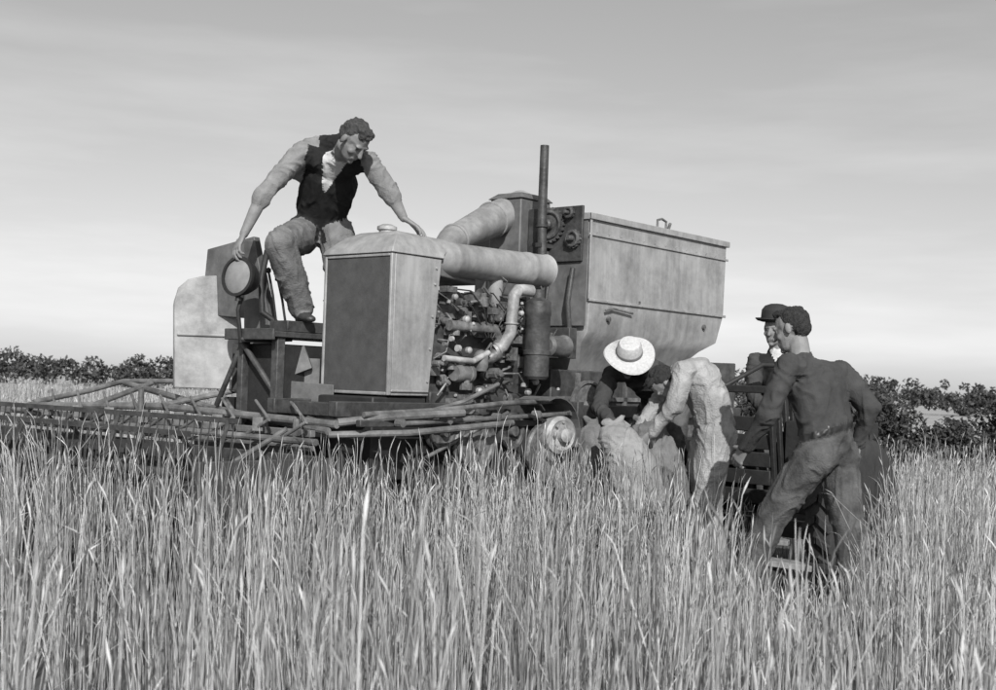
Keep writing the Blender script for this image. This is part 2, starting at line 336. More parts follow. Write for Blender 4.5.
for i in range(46):
    s=random.uniform(0.42,1.7); z=random.uniform(0.9,1.85); t=0.08-random.uniform(0,0.12); r=random.uniform(.008,.026)
    g.lathe((s,t,z),random.choice([(1,0,0),(0,-1,0),(0,0,1)]),[(0,0),(r,0),(r,r),(r*.5,r*1.5),(0,r*1.6)],10)
g.make('engine_nuts','bright',C,0)
g=G(F)
for i in range(7):
    s=0.6+i*.11; g.sweep([(s,.12,1.9),(s+.03,.03,1.87+.02*(i%2)),(s+.12,-.01,1.78),(0.9+.02*i,0.02,1.6)],.005,6)
g.make('spark_leads','black',C,0)
g=G(F)
g.box(-0.4,4.2,0.0,0.07,1.08,1.17); g.box(-0.4,4.2,0.55,0.62,1.08,1.17); g.box(0.3,0.38,0.07,0.55,1.06,1.2); g.box(-0.36,1.7,-0.16,-0.12,1.03,1.07)
g.box(1.55,1.62,-0.25,0.0,0.8,1.2); g.box(-.38,-.3,0.07,.55,1.08,1.16); g.box(0.05,0.3,.1,.5,1.1,1.2)
g.make('chassis_rails','iron',C,0.006)
g=G(F)
for s,z,r,t in [(0.35,1.0,.11,-.1),(0.62,0.93,.17,-.14),(1.0,1.0,.12,-.1),(1.28,0.86,.2,-.2)]:
    g.lathe((s,t,z),(0,-1,0),[(0,-.02),(r,-.02),(r,0),(r*.93,.012),(r,.024),(r,.044),(r*.85,.044),(r*.8,.03),(r*.3,.03),(r*.28,.07),(0,.07)],30)
g.make('drive_pulleys','midiron',C)
g=G(F)
g.lathe((1.3,-.3,0.98),(-.25,-1,0),[(0,-.1),(.11,-.1),(.125,-.02),(.125,.01),(.1,.03),(.08,.02),(.045,.02),(.045,.07),(.02,.08),(0,.08)],28)
for k in range(8):
    a=k*math.pi/4; g.lathe((1.3+.085*math.cos(a),-.318,0.98+.085*math.sin(a)),(-.25,-1,0),[(0,0),(.012,0),(.01,.014),(0,.016)],8)
g.make('wheel_hub','bright',C)
g=G(F)
arc=[(1.3+.25*math.cos(a),.98+.25*math.sin(a)) for a in [math.radians(x) for x in range(-20,130,15)]]
for i in range(len(arc)-1):
    (a,b),(c,d)=arc[i],arc[i+1]; e=.965
    g.loft([(a,-.28,b),(c,-.28,d),(c,-.02,d),(a,-.02,b)],[(1.3+(a-1.3)*e,-.28,.98+(b-.98)*e),(1.3+(c-1.3)*e,-.28,.98+(d-.98)*e),(1.3+(c-1.3)*e,-.02,.98+(d-.98)*e),(1.3+(a-1.3)*e,-.02,.98+(b-.98)*e)])
g.make('hub_guard','paint2',C)
g=G(F)
g.sweep([(-.3,-.12,1.1),(.3,-.16,1.13),(.9,-.16,1.18),(1.5,-.14,1.2)],.017,10)
g.sweep([(-.1,-.2,1.05),(.6,-.22,1.08),(1.55,-.2,1.12)],.015,10)
g.sweep([(0.25,-.1,1.12),(0.6,-.06,1.18),(0.95,-.05,1.3)],.014,8)
g.sweep([(.5,-.2,.8),(.55,-.2,1.1)],.012,8); g.sweep([(.2,-.15,.85),(.9,-.18,1.12)],.012,8)
for s in (-.1,.3,.75,1.15,1.5): g.lathe((s,-.22,1.06+.045*s),(0,-1,0),[(0,-.03),(.025,-.03),(.025,.02),(0,.025)],10)
g.make('tie_rods','rod',C)
g=G(F)
for (s0,z0,r0,s1,z1,r1,t) in [(0.35,1.0,.11,0.62,.93,.17,-.112),(1.0,1.0,.12,1.28,.86,.2,-.222)]:
    d=V((s1-s0,0,z1-z0)).normalized(); nrm_=V((-d.z,0,d.x))
    for sg in (1,-1):
        p=V((s0,t,z0))+nrm_*sg*r0; q=V((s1,t,z1))+nrm_*sg*r1; g.cyl(p,q,.012,seg=6)
g.box(-0.3,1.6,0.1,0.56,0.55,1.05); g.box(0.2,0.7,-0.05,0.1,0.6,0.95)
g.make('drive_belts','black',C)
def wheel(T,s,t,z,R,wd,name,par):
    g=G(T); g.lathe((s,t,z),(0,1,0),[(R*.6,-wd*.42),(R*.72,-wd*.5),(R*.9,-wd*.5),(R*.985,-wd*.4),(R,-wd*.15),(R,wd*.15),(R*.985,wd*.4),(R*.9,wd*.5),(R*.72,wd*.5),(R*.6,wd*.42)],48)
    for k in range(26):
        a=2*math.pi*k/26
        for sg in (-1,1):
            c=V((s+R*1.0*math.cos(a),t+sg*wd*.23,z+R*1.0*math.sin(a))); u=V((-math.sin(a),0,math.cos(a))); r_=V((math.cos(a),0,math.sin(a))); y_=V((0,1,0))
            vs=[c+u*du*.022+y_*dy*wd*.2+r_*dr+u*sg*dy*.03 for dr in (-.02,.02) for (du,dy) in ((-1,-1),(1,-1),(1,1),(-1,1))]
            g.loft([tuple(p) for p in vs[:4]],[tuple(p) for p in vs[4:]])
    g.make(name+'_tyre','rubber',par)
    g=G(T); g.lathe((s,t,z),(0,1,0),[(R*.61,-wd*.4),(R*.63,-wd*.43),(R*.55,-wd*.38),(R*.5,-.03),(R*.2,-.06),(R*.18,-wd*.5),(0,-wd*.52)],36)
    g.lathe((s,t,z),(0,1,0),[(R*.61,wd*.4),(R*.63,wd*.43),(R*.55,wd*.38),(R*.5,.03),(0,.06)],36)
    for k in range(6):
        a=k*math.pi/3; g.lathe((s+R*.12*math.cos(a),t-wd*.5,z+R*.12*math.sin(a)),(0,-1,0),[(0,0),(.014,0),(.012,.016),(0,.018)],8)
    g.make(name+'_rim','iron',par)
wheel(F,0.95,0.0,0.56,0.56,0.26,'drive_wheel',C); wheel(F,0.95,1.55,0.56,0.56,0.26,'drive_wheel_far',C)
wheel(F,3.9,0.5,0.33,0.33,0.18,'steer_wheel',C)
g=G(F); g.cyl((.95,0,.56),(.95,1.55,.56),.06); g.cyl((3.9,.45,.33),(3.9,.9,.33),.04); g.box(3.85,3.95,.6,.7,.3,1.1); g.make('axles','black',C)
g=G(F)
g.loft([(1.0,0.68,0.75),(4.3,0.12,0.8),(4.3,1.4,0.8),(1.0,1.4,0.75)],[(1.0,0.68,1.5),(4.3,0.12,1.55),(4.3,1.4,1.55),(1.0,1.4,1.5)])
g.box(1.72,4.1,0.12,0.66,0.78,1.42)
g.make('threshing_body','iron',C,0.01)
g=G(F)
for s in (2.0,2.6,3.2,3.8): g.box(s,s+.04,0.1,0.119,0.85,1.4)
g.box(1.75,4.1,.1,.119,1.2,1.23)
for s,z,r in [(2.1,1.15,.2),(2.75,1.0,.15),(3.5,1.15,.24)]: g.lathe((s,.09,z),(0,-1,0),[(0,0),(r,0),(r,.03),(r*.9,.03),(r*.85,.015),(r*.25,.015),(r*.2,.05),(0,.05)],28)
g.make('body_ribs_and_pulleys','midiron',C)
g=G(F)
g.loft(rect(2.3,3.1,.35,.8,1.2),rect(2.0,3.62,.08,1.05,1.62),rect(1.99,3.78,0.02,1.1,1.7),rect(1.975,3.85,0.0,1.1,1.93),rect(1.966,3.865,0,1.1,2.53))
g.make('grain_tank','paint',C,0.006)
g=G(F); g.box(1.952,1.9635,.02,1.08,1.74,2.49); g.make('grain_tank_end_shade','paint2',C)  # thin sheet over the tank end, its shaded side put into the darker colour
g=G(F)
g.box(1.945,3.885,-.022,-.001,2.50,2.545); g.box(1.945,3.885,-.012,-.001,2.385,2.402); g.box(1.96,3.87,-.014,-.001,1.915,1.935)
g.box(1.945,1.965,-.02,1.1,2.50,2.545); g.box(3.866,3.885,-.02,1.1,2.50,2.545); g.box(1.95,3.88,1.101,1.12,2.5,2.545)
g.box(1.952,1.972,-.013,-.001,1.93,2.5)
g.loft([(1.95,0,2.546),(3.88,0,2.546),(3.88,1.1,2.546),(1.95,1.1,2.546)],[(2.1,.3,2.58),(3.7,.3,2.58),(3.7,.8,2.58),(2.1,.8,2.58)])
g.make('grain_tank_rim','paint',C,0.003)
g=G(F)
for i in range(13):
    s=2.03+i*.15
    for z in (2.415,1.925): g.lathe((s,-.013,z),(0,-1,0),[(0,0),(.006,0),(.005,.004),(0,.005)],6)
g.make('grain_tank_rivets','paint',C)
g=G(F)
g.sweep([(2.82,.0,2.54),(2.82,0,2.6),(2.88,0,2.615),(2.94,0,2.6),(2.94,0,2.54)],.01,8); g.sweep([(3.0,.02,2.54),(3.03,.02,2.6)],.012,8)
g.sweep([(2.15,-.02,1.86),(2.25,-.02,1.88),(2.5,-.02,1.86)],.008,6)
g.lathe((2.22,.02,1.8),(0,-1,0),[(0,0),(.02,0),(.02,.03),(0,.03)],10); g.lathe((3.55,.02,1.82),(0,-1,0),[(0,0),(.02,0),(.02,.03),(0,.03)],10)
g.box(2.6,2.62,-.006,-.001,1.94,1.96); g.make('grain_tank_latches','midiron',C)
g=G(F)
g.box(1.93,1.951,.05,.55,2.2,2.6); g.box(1.86,1.95,.08,.5,1.5,1.72)
g.sweep([(1.9,.1,2.15),(1.88,.12,1.9),(1.9,.1,1.6)],.02,8); g.sweep([(1.9,.3,2.2),(1.88,.32,1.9),(1.9,.3,1.6)],.012,8)
g.make('drive_bracket','iron',C,.005)
g=G(F)
def sprocket(s,t,z,r,th=.02,n=22):
    pr=[]
    for k in range(n*4):
        a=2*math.pi*k/(n*4); rr=r*(1.0 if (k%4) in (0,1) else .9); pr.append((t+rr*math.cos(a),z+rr*math.sin(a)))
    g.prism([(s,p[0],p[1]) for p in pr],(-th,0,0))
    g.torus((s-th-.005,t,z),(1,0,0),r*.72,.012); g.lathe((s,t,z),(-1,0,0),[(0,0),(r*.3,0),(r*.3,.06),(r*.2,.07),(0,.07)],14)
sprocket(1.925,.33,2.47,.13); sprocket(1.925,.12,2.36,.07,.02,14); sprocket(1.925,.16,2.55,.045,.02,10); sprocket(1.93,.4,2.25,.06,.02,12)
g.make('sprockets','midiron',C)
g=G(F); g.box(1.85,2.2,.56,.86,1.5,2.68); g.loft(rect(1.83,2.22,.54,.88,2.681),rect(1.9,2.2,.6,.84,2.73)); g.make('elevator_head','paint2',C,.01)
g=G(F)
g.sweep([(1.0,.55,2.18),(1.15,.6,2.28),(1.7,.72,2.5),(2.15,.8,2.66)],[.08,.1,.125,.135],24)
g.torus((1.72,.724,2.508),(.45,.08,.17),.127,.01); g.torus((1.2,.61,2.3),(.45,.1,.17),.104,.01)
g.make('unloading_auger_tube','galv',C)
g=G(F); g.sweep([(1.84,.33,2.1),(1.84,.35,2.5),(1.845,.352,3.04)],[.034,.034,.032],16); g.torus((1.84,.345,2.45),(0,0,1),.036,.007); g.box(1.8,1.95,.32,.37,2.3,2.33); g.make('exhaust_stack','iron',C)
# operator platform, seat, controls
g=G(F)
g.box(-0.35,0.65,0.64,1.06,1.54,1.575); g.box(-0.37,-0.352,0.62,1.1,1.52,1.59)
g.box(-.3,-.24,.66,.72,1.1,1.54); g.box(-.3,-.24,1.0,1.05,1.0,1.54)
g.box(-.24,.08,.645,.82,1.576,1.645)
g.sweep([(-.28,.7,1.2),(-.3,1.0,1.5)],.02,8); g.sweep([(-.28,1.03,1.5),(-.3,1.25,1.1)],.018,8)
g.make('operator_platform','iron',C,.005)
g=G()
pr=[(-2.17,1.2),(-2.19,1.78),(-2.165,1.87),(-2.10,1.93),(-2.0,1.955),(-1.8,1.97),(-1.74,1.95),(-1.75,1.2)]
g.prism([(p[0],8.25,p[1]) for p in pr],(-.15,.55,0))
g.box(-2.16,-1.76,8.235,8.249,1.55,1.57)
g.make('fuel_tank','galv',C,.012)
g=G(); g.prism([(-2.03,8.35,1.7),(-1.99,8.3,2.14),(-1.63,8.05,2.21),(-1.53,7.98,1.85),(-1.48,7.95,1.66)],(.03,.05,0))
g.prism([(-1.66,8.0,1.5),(-1.68,7.98,2.17),(-1.6,7.93,2.17),(-1.44,7.85,1.5)],(.03,.05,0))
g.make('seat_back_panel','paint2',C,.006)
g=G()
g.box(-1.72,-1.4,7.95,8.2,1.2,1.5)
for dx,h in ((0,.38),(.06,.33),(.13,.36)):
    g.sweep([(-1.4+dx,7.75,1.58),(-1.43+dx,7.72,1.58+h*.6),(-1.46+dx,7.7,1.58+h)],.009,6); g.lathe((-1.46+dx,7.7,1.58+h),(0,0,1),[(0,-.02),(.018,-.01),(.018,.01),(0,.02)],8)
g.sweep([(-1.6,7.62,1.5),(-1.62,7.6,1.7),(-1.6,7.6,1.78)],.014,8); g.sweep([(-1.3,7.8,1.56),(-1.5,7.75,1.7),(-1.52,7.78,1.9),(-1.5,7.85,2.1)],.02,8)
g.sweep([(-1.6,7.62,1.52),(-1.3,7.72,1.54)],.02,8)
g.make('control_levers','black',C,.003)
hc=V((-1.615,7.57,1.905)); ax=V((-.5,-.83,.1)).normalized()
g=G(); g.lathe(hc,ax,[(0,-.16),(.03,-.155),(.07,-.12),(.105,-.06),(.118,-.01),(.126,.0),(.126,.02),(.108,.022),(.108,.004)],32)
g.lathe(hc-V((0,0,.13)),(0,0,1),[(0,-.02),(.02,-.02),(.014,.03),(0,.03)],10)
g.make('head_lamp_shell','black',C)
g=G(); g.lathe(hc,ax,[(.1075,.008),(.09,.014),(.05,.022),(0,.025)],32); g.make('head_lamp_glass','glass',C)
g=G()
g.box(-1.5,-1.12,7.72,7.74,1.18,1.42); g.prism([(-1.42,7.7,1.0),(-1.0,7.5,.98),(-1.0,7.5,1.26),(-1.4,7.7,1.28)],(0,.03,0))
g.prism([(-1.5,7.75,1.5),(-1.22,7.7,1.5),(-1.16,7.66,1.36),(-1.3,7.66,1.3)],(0,.04,0))
g.make('step_plates','paint2',C,.004)
g=G(F); g.box(-.25,.6,.7,1.03,.6,1.5); g.box(-.1,.35,.02,.58,.7,1.2); g.box(0,.6,1.04,1.6,.6,1.15); g.make('under_platform_box','black',C,.01)
# header
g=G()
R=0.019
def tb(*pts,r=R): g.sweep(list(pts),r,10)
tb((-3.22,8.55,1.06),(-2.95,8.9,1.15),(-2.78,9.15,1.225),(-2.3,8.9,1.24),(-2.05,8.65,1.25),(-.88,7.0,1.05))
tb((-2.78,9.15,1.215),(-1.85,8.0,1.08),(-.95,6.95,1.0),r=.022)
tb((-3.25,8.55,1.04),(-2.2,8.0,1.08),(-.9,6.95,1.04),r=.024)
tb((-3.2,8.6,.93),(-2.3,7.9,.95),(-1.0,6.85,.94),r=.02)
tb((-2.3,7.95,.93),(-2.3,7.95,1.19)); tb((-2.2,8.0,1.08),(-1.75,8.3,1.2)); tb((-1.15,7.1,.85),(-1.15,7.1,1.06),r=.025)
tb((-2.9,8.4,1.0),(-2.5,8.9,1.22)); tb((-1.6,7.55,1.05),(-1.95,8.5,1.24),r=.015)
tb((-1.95,7.3,.5),(-1.5,7.1,.8),(-1.2,7.05,1.0),r=.016); tb((-2.35,7.9,.65),(-2.25,7.9,1.0),r=.02)
tb((-.9,6.97,1.05),(-.6,7.1,1.09),(-.2,7.4,1.12),r=.024); tb((-.95,6.95,.98),(-.5,7.1,1.0),(.1,7.7,1.06),r=.02)
tb((-3.4,8.9,.98),(-3.22,8.55,1.05)); tb((-3.9,9.6,1.0),(-3.2,8.6,.98),r=.02)
for i in range(9):
    f=i/9; a=V((-3.2+f*2.2,8.6-f*1.75,.94)); b=V((-3.2+f*2.2+.18,8.55-f*1.7-.14,1.05)); tb(a,b,r=.011)
    tb(b,b+V((-.15,.35,.1)),r=.009)
for i in range(7): 
    f=i/7; c=V((-3.1+f*2,8.5-f*1.55,1.0)); g.box(c.x-.03,c.x+.03,c.y-.03,c.y+.03,.98,1.06)
g.make('reel_frame','rod',C)
g=G(F)
for k in range(6):
    a=k*math.pi/3+.2; s=-.95+.34*math.cos(a); z=.72+.34*math.sin(a)
    g.box(s-.01,s+.01,0.3,3.7,z-.015,z+.015)
    for i in range(46): g.cyl((s,.35+i*.073,z),(s-.02,.35+i*.073,z-.16),.004,seg=4)
    for t in (.4,1.5,2.6,3.6): g.cyl((-.95,t,.72),(s,t,z),.012,seg=6)
g.cyl((-.95,.2,.72),(-.95,3.8,.72),.03)
g.make('reel','iron',C)
g=G(F)
g.box(-.55,-.5,0.0,3.85,.35,.86); g.box(-1.2,-.5,0.0,3.85,.3,.35); g.box(-1.35,-.45,-.04,0,.3,.85); g.box(-1.35,-.45,3.85,3.9,.3,.95); g.box(-.5,-.3,.3,1.2,.45,.9)
g.loft(rect(-.5,-.4,.4,1.3,.4),rect(-.2,.6,.4,1.3,.9),rect(.0,.7,.4,1.3,1.1))
for i in range(14): g.box(-1.5,-1.2,.1+i*.28,.13+i*.28,.28,.31)
g.make('header_platform','iron',C,.006)
g=G(F)
g.box(-.50,-.46,.1,3.8,.96,1.0); g.box(-.5,-.46,.1,3.8,.88,.91); g.cyl((-.55,2.1,1.0),(-.55,2.4,1.0),.05)
for i in range(12): g.sweep([(-.48,.15+i*.3,.9),(-.48,.3+i*.3,.97)],.012,6)
g.make('header_crossbeam','rod',C,.004)

# ------------------------------------------------------------------ sack trailer
T_=empty('sack_trailer',F(2.5,-1,0))
g=G(F)
for i in range(5): g.box(1.25,3.85,-.86+i*.12,-.86+i*.12+.112,.44,.475)
for i in range(7): g.box(2.3,3.85,-1.71+i*.12,-1.71+i*.12+.112,.4405,.4755)
g.make('deck_planks','wood',T_,.004)
g=G(F); g.box(1.22,1.248,-.88,-.22,.36,.47); g.box(2.27,2.298,-1.75,-.9,.36,.47); g.box(1.3,3.8,-.82,-.74,.33,.438); g.box(1.3,3.8,-.4,-.32,.33,.438); g.cyl((2.35,-1.98,.5),(2.35,-.3,.42),.035)
g.make('trailer_frame','black',T_,.004)
wheel(F,2.36,-1.87,.52,.52,.2,'wheel',T_)
g=G(F)
for z in (.55,.68,.8,.92,1.04,1.3): g.box(2.36,2.38,-1.27,-.86,z,z+.1 if z<1.2 else z+.05)
for t in (-1.28,-.89): g.box(2.38,2.42,t,t+.035,.48,1.36)
for k in range(5): g.prism([(2.42+.1*k,-1.3,.5),(2.46+.1*k,-1.3,.5),(2.32+.1*k,-1.3,1.3),(2.28+.1*k,-1.3,1.3)],(0,.03,0))
g.sweep([(2.36,-.9,1.34),(2.7,-1.0,1.5),(2.9,-1.1,1.5)],.018,8)
g.box(2.5,3.1,-1.7,-1.3,.48,1.12); g.box(2.9,3.5,-1.25,-.7,.48,.98); g.box(2.45,2.75,-1.74,-1.35,.481,.9); g.box(2.45,3.4,-1.0,-.3,.479,.95)
g.make('rack_and_bench','black',T_,.006)
g=G(); g.prism([(1.52,7.2,.30),(1.98,7.05,.27),(2.03,7.2,.27),(1.57,7.36,.30)],(0,0,.035)); g.prism([(1.5,7.4,.40),(1.75,7.3,.4),(1.8,7.42,.4),(1.55,7.52,.4)],(0,0,.03))
g.make('footboard','wood',T_,.004)
g=G(); g.box(1.6,1.68,7.2,7.28,0,.3); g.box(1.88,1.95,7.12,7.18,0,.27); g.box(1.62,1.68,7.4,7.9,.2,.38)
g.make('footboard_posts','black',T_)

# ------------------------------------------------------------------ figures
_sp=[]
for i in range(1,8):
    for j in range(14):
        th=math.pi*i/8; ph=2*math.pi*j/14; _sp.append((math.sin(th)*math.cos(ph),math.sin(th)*math.sin(ph),math.cos(th)))
_sp+=[(0,0,1),(0,0,-1)]; _sp=np.array(_sp)
I3=np.eye(3)
def E(c,r,R=None):
    r=np.array([r]*3 if not hasattr(r,'__len__') else r,float); return (np.array(c,float),r,I3 if R is None else R)
def remesh(prims,voxel,smooth=3):
    bmA=bmesh.new()
    for a,b,tag in prims:
        bm=bmesh.new()
        for e in ((a,b) if b is not None else (a,)):
            for p in (_sp*e[1])@e[2].T+e[0]: bm.verts.new(p)
        r=bmesh.ops.convex_hull(bm,input=bm.verts)
        junk=[x for x in r['geom_interior'] if isinstance(x,bmesh.types.BMVert)]
        bmesh.ops.delete(bm,geom=list(set(junk)),context='VERTS')
        bmesh.ops.recalc_face_normals(bm,faces=bm.faces)
        tmp=bpy.data.meshes.new('t'); bm.to_mesh(tmp); bm.free(); bmA.from_mesh(tmp); bpy.data.meshes.remove(tmp)
    me=bpy.data.meshes.new('t'); bmA.to_mesh(me); bmA.free()
    o=bpy.data.objects.new('t',me); scene.collection.objects.link(o)
    m=o.modifiers.new('r','REMESH'); m.mode='VOXEL'; m.voxel_size=voxel; m.adaptivity=0
    if smooth: s=o.modifiers.new('s','SMOOTH'); s.factor=.5; s.iterations=smooth
    dg=bpy.context.evaluated_depsgraph_get(); dg.update(); ev=o.evaluated_get(dg); m2=bpy.data.meshes.new_from_object(ev,depsgraph=dg)
    nv=len(m2.vertices); co=np.zeros(nv*3,np.float32); m2.vertices.foreach_get('co',co); co=co.reshape(-1,3).astype(float)
    no=np.zeros(nv*3,np.float32); m2.vertices.foreach_get('normal',no); no=no.reshape(-1,3)
    fs=[tuple(p.vertices) for p in m2.polygons]
    bpy.data.objects.remove(o); bpy.data.meshes.remove(me); bpy.data.meshes.remove(m2)
    best=np.full(nv,1e9); bt=np.zeros(nv,int)
    for k,(a,b,tag) in enumerate(prims):
        bb=b if b is not None else a
        for f in np.linspace(0,1,6):
            c=a[0]*(1-f)+bb[0]*f; r=a[1]*(1-f)+bb[1]*f; q=(co-c)@a[2]
            d=(np.linalg.norm(q/r,axis=1)-1)*r.min(); u=d<best; best[u]=d[u]; bt[u]=k
    return co,no,fs,bt
def nrm(v): v=np.array(v,float); return v/np.linalg.norm(v)
class Fig:
    def __init__(s): s.v=[]; s.f=[]; s.m=[]; s.slots=[]; s.n=0
    def add(s,co,fs,tags):
        for t in set(tags):
            if t not in s.slots: s.slots.append(t)
        s.v.append(co); s.f+= [tuple(i+s.n for i in f) for f in fs]; s.m+=[s.slots.index(t) for t in tags]; s.n+=len(co)
    def make(s,name,parent=None):
        me=bpy.data.meshes.new(name); me.from_pydata([tuple(p) for p in np.vstack(s.v)],[],s.f)
        for t in s.slots: me.materials.append(M[t])
        me.polygons.foreach_set('material_index',s.m); me.polygons.foreach_set('use_smooth',[True]*len(s.f)); me.update()
        o=bpy.data.objects.new(name,me); return link(o,parent)
CL={'shirt_grey','shirt_dark','shirt_white','vest','trouser_grey','trouser_dark','overall','jute','jute2'}
def piece(fig,prims,voxel,smooth=3,wr=0.0,override=None,seed=0):
    co,no,fs,bt=remesh(prims,voxel,smooth); tg=[p[2] for p in prims]; co0=co.copy()
    for i in range(len(co)):
        t_=tg[bt[i]]
        if wr>0 and t_ in CL:
            p=V(co[i]); w_=noise.noise(V((p.x*3,p.y*3+seed,p.z*3)))*.9
            a=noise.noise(V((p.x*5+seed+w_,p.y*5,p.z*5+w_*2)))
            # drag folds running obliquely, warped, sharper than they are wide
            b=noise.noise(V((p.x*6+p.z*5+w_*4,p.y*5+seed,p.z*7-p.x*6+w_*5))); b2=noise.noise(V((p.x*11-p.z*7+w_*6,p.y*8+seed*2,p.z*10+p.x*8)))
            fold=max(0.0,1-abs(b)*4.5)**1.3; fold2=max(0.0,1-abs(b2)*4.5)
            co[i]+=no[i]*wr*(0.9*a+0.9*fold+0.25*fold2-.4)
        elif t_.startswith('hair'):
            p=V(co[i]); co[i]+=no[i]*(.009*noise.noise(V((p.x*38+seed,p.y*38,p.z*26)))+.005*noise.noise(V((p.x*90,p.y*90,p.z*50))))
    ft=[]
    for f in fs:
        t=tg[bt[f[0]]]
        if override: t=override(co0[f[0]],t)
        ft.append(t)
    fig.add(co,fs,ft)
def hand(fig,wr,d,pn,thumb,curl=.5,tag='skin',sc=1.08):
    wr=np.array(wr,float); d=nrm(d); pn=nrm(np.array(pn)-d*np.dot(pn,d)); sd=np.cross(d,pn)*thumb
    R=np.stack([sd,d,pn],1); pr=[]
    pr.append((E(wr-d*.03,(.027,.03,.021),R),E(wr+d*.02,(.03,.02,.017),R),tag))
    pr.append((E(wr+d*.025*sc,(.032,.02,.016),R),E(wr+d*.085*sc,(.04,.016,.013),R),tag))
    for k,(o,l) in enumerate([(.030,.070),(.010,.080),(-.011,.073),(-.031,.056)]):
        p=wr+d*(.09-.004*abs(k-1))*sc+sd*o*sc; dd=d+sd*o*1.6; dd=nrm(dd); c=curl*(1+.12*k); ang=0
        for q,fr in enumerate((.45,.32,.25)):
            ang+=c*(.5 if q==0 else .9); v=nrm(dd*math.cos(ang)+pn*math.sin(ang)); e=p+v*l*fr*sc; r=.0095-.001*q
            pr.append((E(p,r*sc),E(e,(r-.0007)*sc),tag)); p=e
    p=wr+d*.03*sc+sd*.028*sc; v1=nrm(d*.6+sd*.75+pn*.25); p1=p+v1*.045*sc; v2=nrm(d*.85+sd*.3+pn*(.25+curl*.5)); 
    pr.append((E(p,.015*sc),E(p1,.0115*sc),tag)); pr.append((E(p1,.011*sc),E(p1+v2*.03*sc,.0095*sc),tag)); pr.append((E(p1+v2*.03*sc,.0095*sc),E(p1+v2*.052*sc+pn*.006,.008*sc),tag))
    piece(fig,pr,.0042,2)
def head(fig,c,fw,up,neckbase,hair='hair_dark',nohair=False,k=1.07):
    fw=nrm(fw); up=nrm(np.array(up)-fw*np.dot(up,fw)); rt=np.cross(fw,up); R=np.stack([rt,fw,up],1); c=np.array(c,float)
    P=lambda x,y,z: c+(rt*x+fw*y+up*z)*k
    def e_(p,r): return E(P(*p),tuple(q*k for q in r),R)
    S='skin'; pr=[(e_((0,-.008,.035),(.074,.09,.082)),None,S),
      (e_((0,.022,-.01),(.064,.066,.06)),e_((0,.036,-.065),(.045,.047,.04)),S),
      (e_((0,.07,-.088),(.02,.016,.016)),None,S),
      (e_((-.03,.072,.03),(.022,.014,.01)),e_((.03,.072,.03),(.022,.014,.01)),S),
      (e_((0,.082,.018),(.01,.009,.01)),e_((0,.103,-.02),(.014,.013,.01)),S),
      (e_((-.038,.055,-.02),(.022,.02,.02)),None,S),(e_((.038,.055,-.02),(.022,.02,.02)),None,S),
      (e_((-.016,.078,-.052),(.014,.01,.006)),e_((.016,.078,-.052),(.014,.01,.006)),S),
      (e_((-.014,.075,-.064),(.013,.01,.007)),e_((.014,.075,-.064),(.013,.01,.007)),S),
      (e_((-.078,-.008,.005),(.010,.018,.03)),None,S),(e_((.078,-.008,.005),(.010,.018,.03)),None,S),
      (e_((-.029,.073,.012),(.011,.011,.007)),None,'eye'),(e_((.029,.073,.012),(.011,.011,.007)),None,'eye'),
      (E(np.array(neckbase,float),.06),E(P(0,-.018,-.06),(.055,.058,.05),R),S)]
    if not nohair:
        pr+=[(e_((0,-.026,.052),(.079,.082,.076)),None,hair),(e_((0,-.05,.012),(.073,.058,.062)),None,hair)]
        pr+=[(e_((-.03,.03,.1),(.03,.035,.022)),e_((.03,.02,.108),(.03,.035,.022)),hair),(e_((.035,.045,.085),(.02,.022,.016)),e_((-.02,.055,.09),(.018,.018,.014)),hair)]
    piece(fig,pr,.0052,3)
    return P,R
